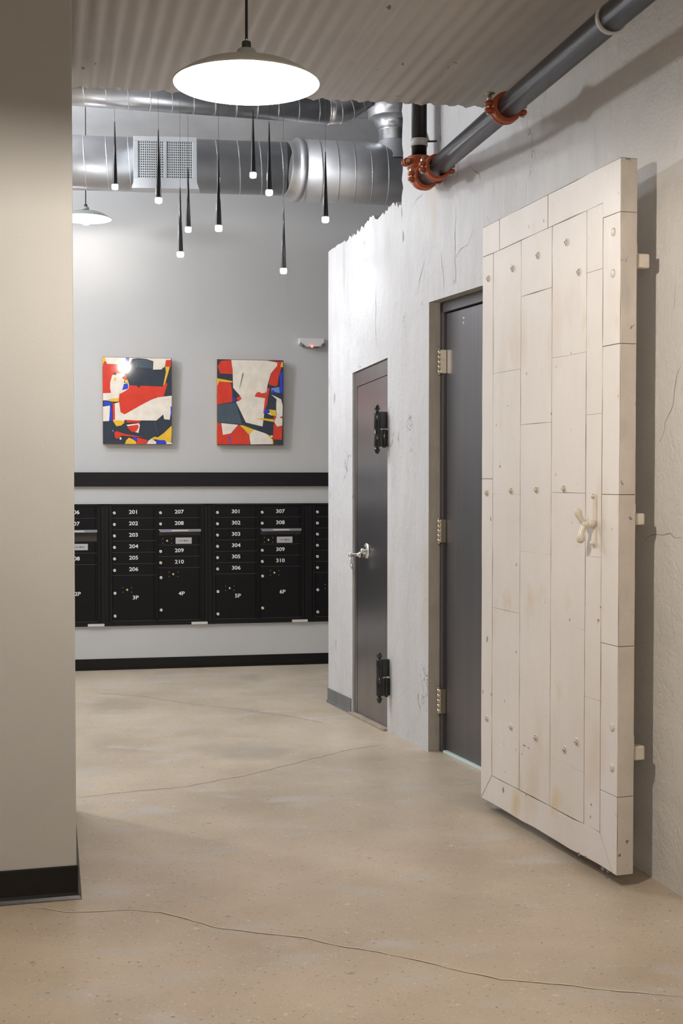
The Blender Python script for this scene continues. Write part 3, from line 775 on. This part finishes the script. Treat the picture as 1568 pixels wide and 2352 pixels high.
# air register on the duct
yR = Yl-.20
RG = Frame(at_y(306, 320, yR), at_y(452, 320, yR+.03))
(xa, za) = RG.loc(306, 418); (xb, zb_) = RG.loc(452, 315)
reg = thing('air_register', 'white double air register with square holes mounted on the large duct', 'vent', RG.o+Vector((0,0,za)), RG.rz)
Wd = xb; Hd = zb_-za; fr = .028
mb = MB()
for (x0_, x1_, z0_, z1_) in ((0,Wd,0,fr),(0,Wd,Hd-fr,Hd),(0,fr,fr,Hd-fr),(Wd-fr,Wd,fr,Hd-fr),(Wd/2-.009,Wd/2+.009,fr,Hd-fr)):
    mb.box(x0_, x1_, 0, .012, z0_, z1_)
mb.box(.004, .012, .01, .12, .0, Hd); mb.box(Wd-.012, Wd-.004, .01, .12, .0, Hd); mb.box(.004, Wd-.004, .01, .12, Hd-.01, Hd-.002)
mb.add([(-.012,.0,-.035),(Wd+.012,.0,-.035),(Wd,.0,.002),(0,.0,.002),(-.012,.12,-.035),(Wd+.012,.12,-.035)], [(0,1,2,3),(0,4,5,1)])
mb.build('register_frame', M['grille'], reg, bevel=.002)
for hx0, hx1 in ((fr, Wd/2-.009), (Wd/2+.009, Wd-fr)):
    mb = MB(); nx, nz = 12, 15; px_ = (hx1-hx0)/nx; pz = (Hd-2*fr)/nz
    for i in range(nx+1): x = hx0+i*px_; mb.box(x-px_*.24, x+px_*.24, .004, .009, fr, Hd-fr)
    for i in range(nz+1): z = fr+i*pz; mb.box(hx0, hx1, .005, .010, z-pz*.26, z+pz*.26)
    mb.build('grille', M['grille'], reg)
mb = MB(); mb.box(.012, Wd-.012, .03, .034, .005, Hd-.012); mb.build('dark_backing', M['dark'], reg)  # dark sheet behind the grille, painted shade seen through its holes

# ---------- sprinkler pipe ----------
Ys = 6.0
p0 = at_y(975, 408, Ys); zpipe = p0.z
p1 = on_z(1440, 10, zpipe)
PD = (p1-p0).normalized(); rp = .0445
print('pipe', p0, p1)
sp = thing('sprinkler_pipe', 'dark steel pipe running under the ceiling along the right wall', 'pipe', p0)
end = PD*6.3
mb = MB(); mb.tube([PD*-.02, end], rp, 32); mb.build('pipe_run', M['pipe'], sp)
def coupling(c, d, vertical=False):
    d = Vector(d).normalized(); mb = MB(); r = rp
    mb.lathe([(r,-.030),(r+.012,-.028),(r+.016,-.012),(r+.013,-.010),(r+.013,.010),(r+.016,.012),(r+.012,.028),(r,.030)], 36, axisT(c, d))
    o = None
    side = d.cross(Vector((0,0,1))); side = side.normalized() if side.length > .1 else Vector((1,.3,0)).normalized()
    bd = d.cross(side).normalized() if not vertical else d.cross(side).normalized()
    bolts = []
    for sgn in (1, -1):
        q_ = c+side*sgn*(r+.022)
        for h in (1, -1):
            T = axisT(q_+bd*h*.005, bd*h)
            mb.lathe([(.0005,0),(.017,0),(.019,.008),(.015,.016),(.0005,.017)], 16, T, smooth=True)
        bolts.append(q_)
    o = mb.build('coupling', M['orange'], sp)
    for q_ in bolts:
        b2 = MB(); b2.tube([q_-bd*.048, q_+bd*.030], .0055, 10)
        b2.lathe([(.0005,0),(.010,0),(.010,.009),(.0005,.009)], 6, axisT(q_-bd*.034, bd), smooth=False)
        b2.lathe([(.0005,0),(.010,0),(.008,.008),(.0005,.009)], 12, axisT(q_+bd*.022, bd))
        b2.build('coupling_bolt', M['bolt'], o)
    return o
coupling(PD*.01, PD); coupling(at_y(1003, 385, Ys-.22)-p0, PD)
# distance along the run for the ring at the ceiling edge
def along(px, py):
    # nearest point on the run to a sight line
    d = ray(px, py); w0 = CAMP-p0; a_ = d.dot(d); b_ = d.dot(PD); c_ = 1; d_ = d.dot(w0); e_ = PD.dot(w0)
    return (a_*e_-b_*d_)/(a_*c_-b_*b_)
k = along(1160, 247); coupling(PD*k, PD)
k2 = along(1403, 42)
mb = MB(); mb.lathe([(rp,-.011),(rp+.0035,-.011),(rp+.0035,.011),(rp,.011)], 36, axisT(PD*k2, PD)); 
mb.tube([PD*k2+Vector((0,0,rp)), PD*k2+Vector((0,0,CEIL-zpipe))], .005, 10); mb.build('hanger_ring', M['strap'], sp)
# hanger bolt beside the ring
hb = at_y(1125, 245, (p0+PD*k).y+.03)-p0
mb = MB(); mb.tube([hb+Vector((0,0,-.035)), hb+Vector((0,0,.052))], .006, 10); mb.lathe([(.0005,0),(.018,0),(.019,.004),(.0005,.007)], 20, Matrix.Translation(hb+Vector((0,0,.048)))); mb.build('hanger_bolt', M['bolt'], sp)
# tee/elbow and riser
side = PD.cross(Vector((0,0,1))).normalized()
eb = -PD*.03
mb = MB(); pts = []
for i in range(9):
    a_ = math.pi/2*i/8; pts.append(eb-PD*.07*math.sin(a_)+Vector((0,0,.07*(1-math.cos(a_)))))
mb.tube(pts, rp+.006, 28); mb.build('elbow', M['orange'], sp)
top_e = pts[-1]
coupling(top_e+Vector((0,0,.022)), (0,0,1), True)
rs = thing('riser_pipe', 'black vertical riser pipe against the broken plaster wall', 'pipe', p0+top_e+Vector((0,0,.05)))
mb = MB(); mb.tube([(0,0,0),(0,0,TOP-(p0+top_e).z)], .037, 28); mb.build('pipe_run', M['pipe_black'], rs)
mb = MB(); mb.lathe([(.037,.05),(.041,.05),(.041,.085),(.037,.085)], 28); mb.box(.02,.07,-.01,.0,.06,.13, 0, Matrix.Rotation(-.3,4,'Y')); mb.build('pipe_strap', M['strap'], rs)
mb = MB(); mb.tube([(.03,0,.075),(.24,-.02,.075)], .0045, 8); mb.build('brace_rod', M['cable'], rs)

# ---------- paintings ----------
colr = {'c': (.80,.735,.64), 'r': (.66,.035,.012), 'n': (.018,.030,.050), 'y': (.80,.48,.025), 'b': (.012,.045,.55), 's': (.055,.085,.115), 'l': (.12,.26,.62), 'p': (.13,.07,.45)}
PM = {k_: mat('resin_'+k_, v, .55, coat=.5, col2=tuple(min(1, x*1.18+.004) for x in v), nscale=14, detail=8) for k_, v in colr.items()}
PM['edge'] = mat('canvas_edge', (.55,.40,.20), .5, col2=(.35,.12,.05), nscale=10)
keys = list(PM)
pa = [('c',[(150,185),(540,185),(530,330),(200,310)]),('c',[(600,185),(1350,185),(1350,215),(1260,215),(1240,330),(1160,400),(1030,395),(640,400),(590,300)]),
('b',[(545,190),(600,190),(575,290),(530,240)]),
('y',[(120,185),(170,185),(180,230),(140,300),(125,360)]),
('r',[(135,300),(180,250),(210,300),(560,305),(610,360),(590,460),(500,480),(380,480),(300,510),(280,600),(275,740),(295,825),(135,825)]),
('c',[(300,500),(380,470),(520,460),(520,520),(510,640),(480,760),(430,840),(425,940),(140,950),(140,822),(285,815),(265,740),(268,620)]),
('y',[(330,550),(370,545),(370,580),(340,605)]),('n',[(315,485),(355,430),(375,500)]),('r',[(470,540),(550,490),(560,560),(510,570)]),
('y',[(515,580),(570,570),(600,640),(530,625)]),('c',[(505,630),(600,640),(605,690),(570,790),(440,830),(480,760)]),('b',[(510,650),(570,640),(590,680),(580,740),(530,750),(480,765)]),
('n',[(610,290),(660,200),(760,190),(900,200),(1030,240),(1025,390),(1180,385),(1210,350),(1260,400),(1225,685),(600,675),(570,500),(600,380)]),
('s',[(700,220),(900,210),(1015,250),(1015,370),(720,350)]),
('r',[(1265,215),(1350,210),(1350,335),(1240,325)]),('y',[(1245,330),(1330,335),(1300,450),(1230,695),(1210,695),(1260,430)]),
('r',[(600,675),(740,680),(780,725),(800,680),(1210,690),(1240,640),(1280,620),(1290,650),(1225,875),(1100,895),(980,945),(850,1015),(530,1200),(455,1160),(420,960),(430,840),(520,785),(590,740)]),
('c',[(530,1195),(850,1010),(1000,930),(1120,885),(1225,870),(1370,850),(1372,1040),(1340,1285),(1240,1275),(1220,1190),(1100,1300),(700,1300),(540,1290),(510,1310),(330,1300),(350,1000),(430,980),(455,1155)]),
('y',[(200,950),(330,910),(420,910),(420,970),(300,970)]),('b',[(160,960),(300,980),(300,1045),(160,1045)]),
('c',[(142,1060),(270,1040),(255,1315),(146,1322)]),('b',[(275,1060),(305,1070),(310,1312),(252,1312)]),('r',[(310,990),(350,1000),(358,1290),(320,1285)]),
('y',[(315,1300),(530,1310),(520,1350),(470,1395),(385,1410)]),('r',[(540,1290),(820,1305),(800,1340),(580,1340)]),
('c',[(565,1380),(790,1350),(805,1390),(780,1525),(720,1510),(600,1430)]),('r',[(580,1405),(770,1375),(785,1420),(740,1500),(660,1510),(590,1440)]),
('r',[(350,1510),(400,1495),(520,1540),(860,1600),(700,1595),(470,1575),(400,1640),(360,1600)]),
('y',[(1372,1390),(1380,1450),(1372,1680),(1300,1690),(1110,1640),(980,1640),(1070,1590),(1130,1600),(1240,1520)]),
('y',[(540,1722),(560,1660),(610,1610),(680,1640),(740,1680),(740,1722)]),('b',[(680,1600),(780,1610),(760,1665),(680,1640)]),
('r',[(770,1610),(940,1650),(930,1722),(740,1722)]),('c',[(930,1720),(960,1660),(1020,1630),(1100,1680),(1100,1722)]),
('b',[(1110,1650),(1260,1650),(1280,1722),(1100,1722)]),('c',[(1290,1680),(1380,1690),(1380,1722),(1280,1722)]),('b',[(1350,1040),(1372,1050),(1376,1210),(1358,1200)]),
('c',[(440,1610),(470,1600),(480,1640),(450,1650)]),('l',[(310,1480),(330,1470),(335,1500),(315,1505)]),('s',[(1050,1320),(1062,1318),(1140,1540),(1128,1545)])]
pb = [('c',[(280,385),(730,385),(870,400),(870,450),(790,550),(750,700),(745,740),(740,830),(695,1230),(480,1180),(420,1060),(350,920),(420,880),(400,840),(310,740),(300,520)]),
('r',[(150,400),(275,387),(300,500),(300,565),(140,560),(110,470)]),('y',[(97,620),(300,655),(300,672),(135,662),(100,725)]),
('r',[(130,665),(280,670),(300,800),(300,920),(102,955),(102,720)]),('s',[(106,960),(350,930),(430,1200),(106,1180)]),('b',[(303,850),(350,890),(305,925)]),
('r',[(350,870),(400,840),(420,880),(380,910)]),
('r',[(107,1185),(160,1190),(190,1340),(290,1320),(380,1210),(430,1230),(520,1330),(540,1460),(110,1460)]),('c',[(165,1190),(380,1210),(290,1320),(190,1340)]),
('p',[(250,1360),(275,1355),(305,1450),(285,1450)]),('y',[(400,1215),(440,1215),(590,1270),(560,1320),(520,1335),(460,1270)]),
('c',[(540,1320),(590,1270),(740,1320),(830,1400),(835,1455),(545,1460),(525,1340)]),('y',[(740,1320),(800,1350),(838,1410),(838,1455),(825,1455),(820,1400)]),
('r',[(740,387),(940,400),(935,440),(890,600),(880,700),(850,715),(765,690),(790,550),(870,450),(870,410)]),('y',[(925,402),(943,402),(944,470),(912,465)]),
('b',[(905,540),(945,530),(946,800),(910,790)]),('l',[(800,740),(900,720),(910,800),(800,780)]),('b',[(785,800),(820,755),(855,790)]),
('r',[(585,840),(620,790),(730,790),(720,865),(600,850)]),('c',[(640,780),(730,760),(720,800),(670,805)]),
('r',[(750,735),(780,740),(760,850),(750,950),(700,1060),(722,860)]),
('c',[(800,820),(870,850),(930,880),(950,960),(950,1215),(880,1230),(840,1160),(870,1110),(865,930),(870,880)]),('b',[(700,1060),(730,1000),(770,1010),(760,1060)]),
('y',[(775,1010),(860,1020),(865,1095),(790,1085)]),('c',[(750,1065),(790,1050),(815,1085)]),('y',[(600,1125),(700,1125),(840,1135),(835,1172),(720,1150)]),
('r',[(840,1090),(870,1100),(845,1160),(835,1130)]),('r',[(918,1100),(948,1098),(948,1125),(925,1120)]),
('r',[(840,1170),(880,1230),(950,1215),(947,1400),(830,1395)]),('n',[(425,560),(438,545),(405,700),(388,760)]),('c',[(800,1345),(825,1340),(828,1370),(805,1370)])]
def painting(corn, polys, zo, sc, label):
    yo = -.037
    (xa, za), (xb, zb_) = BW.loc(corn[0], corn[3], yo), BW.loc(corn[2], corn[1], yo)
    Wp = xb-xa; Hp = zb_-za
    t = thing('painting', label, 'painting', BW.w(xa, yo, za), BW.rz, None)
    t.rotation_euler = (.033, 0, BW.rz)
    mb = MB(); mb.box(0, Wp, .0, .035, 0, Hp); mb.build('canvas', PM['edge'], t, bevel=.002)
    mb = MB(); mats = [PM[k_] for k_ in keys]
    mb.add([(0.001,-.0006,.001),(Wp-.001,-.0006,.001),(Wp-.001,-.0006,Hp-.001),(.001,-.0006,Hp-.001)], [(0,1,2,3)], keys.index('n'))
    x0, y0_, x1, y1_ = corn[0], corn[1], corn[2], corn[3]
    for i, (ck, pts) in enumerate(polys):
        vs = []
        for (x, y) in pts:
            X = zo[0]+x/sc; Yp = zo[1]+y/sc
            u = min(1, max(0, (X-x0-(Yp-y0_)*.015)/(x1-x0-.5))); v = min(1, max(0, (y1_-Yp)/(y1_-y0_)))
            vs.append((.001+u*(Wp-.002), -.0008-i*.00012, .001+v*(Hp-.002)))
        mb.add(vs, [list(range(len(vs)))], keys.index(ck))
    mb.build('painted_surface', mats, t)
painting((236,823,394,1020), pa, (220,800), 7.84, 'left glossy abstract collage painting with a large red shape in its middle')
painting((498,828,650,1022), pb, (480,760), 5.6, 'right glossy abstract collage painting with a tall cream shape down its middle')

# ---------- emergency light ----------
xa, z1 = BW.loc(686, 776, -.05); xb, z0 = BW.loc(746, 798, -.05); zm = BW.loc(717, 790, -.05)[1]
t = thing('emergency_light', 'white emergency light with a red indicator on the back wall', 'light fixture', BW.w((xa+xb)/2, 0, z0), BW.rz)
hw = (xb-xa)/2; hh = z1-z0
mb = MB(); pts = [(-hw*.95,hh),(-hw*.98,hh*.35),(-hw*.6,.0),(hw*.6,.0),(hw*.98,hh*.35),(hw*.95,hh)]
mb.poly(pts, .05, Matrix(((1,0,0,0),(0,0,-1,0),(0,1,0,0),(0,0,0,1)))); mb.build('housing', M['white_plastic'], t, bevel=.004)
for sgn in (-1, 1):
    mb = MB(); mb.tube([(sgn*hw*.95,-.052,hh*.35),(sgn*hw*.6,-.056,.002)], [.012,.008], 14); mb.build('lamp_head', M['grey_plastic'], t)
mb = MB(); mb.tube([(-hw*.55,-.05,.0),(hw*.55,-.05,.0)], .006, 10); mb.build('lower_rim', M['grey_plastic'], t)
mb = MB(); mb.lathe([(.0005,.004),(.006,.003),(.007,0)], 14, axisT((.0,-.056,.004), (0,-1,0))); mb.build('indicator', M['red_led'], t)

# ---------- mailboxes ----------
def textmesh(body, size, m, parent, loc, name='number', off=.0006, sx=1.15):
    cu = bpy.data.curves.new('t', 'FONT'); cu.body = body; cu.size = size; cu.align_x = 'CENTER'; cu.align_y = 'CENTER'; cu.offset = off; cu.extrude = .0004; cu.resolution_u = 3
    ob = bpy.data.objects.new('t', cu); C.objects.link(ob)
    dg = bpy.context.evaluated_depsgraph_get(); me = bpy.data.meshes.new_from_object(ob.evaluated_get(dg))
    bpy.data.objects.remove(ob)
    me.materials.clear(); me.materials.append(m)
    o = bpy.data.objects.new(name, me); C.objects.link(o); o.parent = parent
    o.location = loc; o.rotation_euler = (math.pi/2, 0, 0); o.scale = (sx, 1, 1)
    return o
X = lambda px, py=1290: BW.loc(px, py, -.01)[0]
ZT = BW.loc(300, 1163.5, -.01)[1]; ZBm = BW.loc(300, 1426, -.01)[1]; p_ = (ZT-ZBm)/10
Zt = BW.loc(300, 1157.5, -.01)[1]; Zb = BW.loc(300, 1437, -.01)[1]
UWd = X(716, 1290)-X(478, 1290)
def unit(x0, label, left, right, group_labels):
    t = thing('mailbox_unit', label, 'mailbox', BW.w(x0, 0, Zb), BW.rz, 'black wall mailbox units under the rail')
    S = UWd/.7165
    mb = MB(); y_ = -.012
    mb.box(.0005, UWd-.0005, -.004, -.0005, 0, Zt-Zb)
    c0, c1_ = .057*S, .349*S; c2_, c3_ = .375*S, .664*S
    # frame members
    for (xa, xb) in ((.0005,.028*S),(.034*S,c0-.004),(c1_+.010,c2_-.010),(c3_+.012,c3_+.024),(UWd-.022*S,UWd-.0005)): mb.box(xa, xb, y_-.006, 0, 0, Zt-Zb)
    mb.box(.0005, UWd-.0005, y_-.006, 0, ZT-Zb+.003, Zt-Zb); mb.box(.0005, UWd-.0005, y_-.004, 0, 0, ZBm-Zb-.004)
    mb.build('frame', M['black_edge'], t, bevel=.0012)
    zt_ = ZT-Zb
    def door(xa, xb, r0, r1, txt=None, locks=(), brass=None, name='mail_door', tpos=None):
        z1 = zt_-r0*p_-.0018; z0 = zt_-r1*p_+.0022
        mb = MB(); mb.box(xa, xb-.012, y_-.004, -.002, z0, z1); mb.box(xb-.011, xb-.001, y_, -.002, z0, z1)
        d_ = mb.build(name, M['black_box'], t, bevel=.001)
        mb = MB(); mb.box(xa-.004, xb+.001, y_-.0055, y_+.001, z0-.0030, z0-.0008); mb.build('door_lip', M['plate_dim'], d_)
        for (lx, lr) in locks:
            mb = MB(); mb.lathe([(.0005,.007),(.0035,.007),(.004,.0085),(.0085,.0085),(.0108,.006),(.0112,0)], 20, axisT((lx, y_-.004, zt_-lr*p_), (0,-1,0))); mb.build('lock', M['lock'], d_)
        if brass:
            bx, br = brass
            mb = MB(); mb.lathe([(.0005,.006),(.006,.006),(.0082,.003),(.0085,0)], 18, axisT((bx, y_-.004, zt_-br*p_), (0,-1,0))); mb.build('brass_lock', M['brass'], d_)
            for ddx in (-.030,.030):
                for ddz in (-.0155,.0155):
                    mb = MB(); mb.lathe([(.0005,.002),(.0022,.0015),(.0026,0)], 10, axisT((bx+ddx, y_-.004, zt_-br*p_+ddz), (0,-1,0))); mb.build('screw', M['plate'], d_)
        if txt: textmesh(txt, .037, M['ink'], d_, tpos or ((xa+xb)/2-.003, y_-.0046, (z0+z1)/2+.001))
        return d_
    lk = .009*S
    if left is not None:
        for i in range(6): door(c0, c1_, i, i+1, left[i], [(c0+.012, i+.56)])
        door(c0, c1_, 6, 10, left[6], [(c0+.014, 7.56),(c0+.014, 9.55)], (c0+.098, 7.28), 'parcel_door', (c0+.155, y_-.0046, zt_-7.97*p_))
    kind = right[0]; R_ = right[1]
    door(c2_, c3_, 0, 1, R_[0], [(c2_+.012, .56)]); door(c2_, c3_, 1, 2, R_[1], [(c2_+.012, 1.54)])
    s1_, s2_ = (2.55, 3.4) if kind == 'a' else (3.02, 4.02)
    # outgoing mail slot flap
    mb = MB(); zf_ = zt_-2*p_
    mb.add([(c2_-.004,y_-.018,zf_-.002),(c3_+.004,y_-.018,zf_-.002),(c3_+.004,y_-.018,zf_-.018),(c2_+.012,y_-.018,zf_-.021),(c2_-.004,-.004,zf_),(c3_+.004,-.004,zf_),(c3_+.004,-.004,zf_-.018),(c2_+.012,-.004,zf_-.021)],
           [(0,1,2,3),(0,4,5,1),(1,5,6,2),(2,6,7,3),(3,7,4,0)])
    fl = mb.build('mail_slot_flap', M['slot_flap'], t, bevel=.001)
    mb = MB(); mb.box(c2_+.088, c2_+.205, y_-.020, y_-.018, zf_-.014, zf_-.005); mb.build('paper_label', M['sticker'], fl)
    mb = MB(); mb.box(c2_, c3_, y_+.006, -.002, zt_-s1_*p_, zf_-.02); mb.build('slot_opening', M['slot_dark'], t)
    pn = door(c2_, c3_, s1_, s2_, None, (), (c2_+.058, s1_+.48), 'carrier_panel')
    zc2 = zt_-(s1_+.47)*p_
    mb = MB(); mb.box(c2_+.116, c2_+.229, y_-.0075, y_-.004, zc2-.022, zc2+.022); pl_ = mb.build('name_plate', M['plate'], pn, bevel=.001)
    o = textmesh('U.S. MAIL', .016, M['dark_ink'], pn, (c2_+.1725, y_-.0078, zc2), 'lettering', .0001, 1.1)
    r = s2_
    for q_ in R_[2:-1]: door(c2_, c3_, r, r+1, q_, [(c2_+.012, r+.55)]); r += 1
    door(c2_, c3_, r, 10, R_[-1], [(c2_+.014, r+.85),(c2_+.014, 9.1)], (c2_+.10, r+.57), 'parcel_door', (c2_+.157, y_-.0046, zt_-(r+(2.28 if kind == 'a' else 2.55))*p_))
    mb = MB(); mb.box(UWd-.116, UWd-.003, y_-.0075, y_-.004, .0, .018); mb.build('paper_label', M['sticker'], t)
    return t
M['plate_dim'] = mat('worn_lip', (.10,.10,.11), .35, .5)
xu2 = X(240); xu3 = X(477)
UWd = X(477)-X(240)
unit(xu2-UWd, 'mailbox unit cut off by the left wall end, its slot standing open', [None]*7, ('b', ['106','107','108','2P']), None)
unit(xu2, 'mailbox unit numbered 201 to 210 with parcel doors 3P and 4P', ['201','202','203','204','205','206','3P'], ('a', ['207','208','209','210','4P']), None)
unit(xu3, 'mailbox unit numbered 301 to 310 with parcel doors 5P and 6P', ['301','302','303','304','305','306','5P'], ('a', ['307','308','309','310','6P']), None)
unit(xu3+UWd, 'mailbox unit cut off by the rough plaster wall end, only its locks showing', [None]*7, ('a', [None]*5), None)

# ---------- light ----------
def point(name, loc, w, col, r=.1):
    l = bpy.data.lights.new(name, 'POINT'); l.energy = w; l.color = col; l.shadow_soft_size = r
    o = bpy.data.objects.new(name, l); C.objects.link(o); o.location = loc; return o
def area(name, loc, w, col, sx, sy, rot=(0,0,0)):
    l = bpy.data.lights.new(name, 'AREA'); l.energy = w; l.color = col; l.shape = 'RECTANGLE'; l.size = sx; l.size_y = sy
    o = bpy.data.objects.new(name, l); C.objects.link(o); o.location = loc; o.rotation_euler = rot; return o
point('corridor_lamp_light', (.0, -1.6, 2.3), 42, (1,.88,.75), .3)
point('far_room_fill_light', (-3.3, 6.6, 3.05), 90, (.97,.98,1), .15)  # fill standing in for unseen pendants left of the pier
point('far_room_fill_light', (-2.4, 7.0, 3.7), 80, (.95,.97,1), .25)  # added fill high up, lifts the ambient light; no fixture here
for (x, yt, yb, Y, lab) in cones:
    pbm = at_y(x+1, yb, Y)
    l = bpy.data.lights.new('cone_light', 'SPOT'); l.energy = 4.6; l.color = (.90,.945,1); l.spot_size = math.radians(115); l.spot_blend = .85; l.shadow_soft_size = .015
    o = bpy.data.objects.new('cone_light', l); C.objects.link(o); o.location = (pbm.x, pbm.y, pbm.z-.04)

w = bpy.data.worlds.new('world'); bpy.context.scene.world = w; w.use_nodes = True
w.node_tree.nodes['Background'].inputs[0].default_value = (.8,.85,1,1); w.node_tree.nodes['Background'].inputs[1].default_value = .05

# ---------- camera ----------
cd = bpy.data.cameras.new('camera'); cam = bpy.data.objects.new('camera', cd); C.objects.link(cam)
cd.sensor_fit = 'VERTICAL'; cd.sensor_height = 36; cd.sensor_width = 24; cd.lens = 36*F/2352
cam.location = CAMP; cam.rotation_euler = (math.pi/2-TH, 0, 0); cd.clip_start = .05
sc = bpy.context.scene; sc.camera = cam
sc.view_settings.view_transform = 'Standard'; sc.view_settings.look = 'None'; sc.view_settings.exposure = .72; sc.view_settings.gamma = 1
sc.cycles.max_bounces = 10; sc.cycles.diffuse_bounces = 5; sc.cycles.sample_clamp_indirect = 8
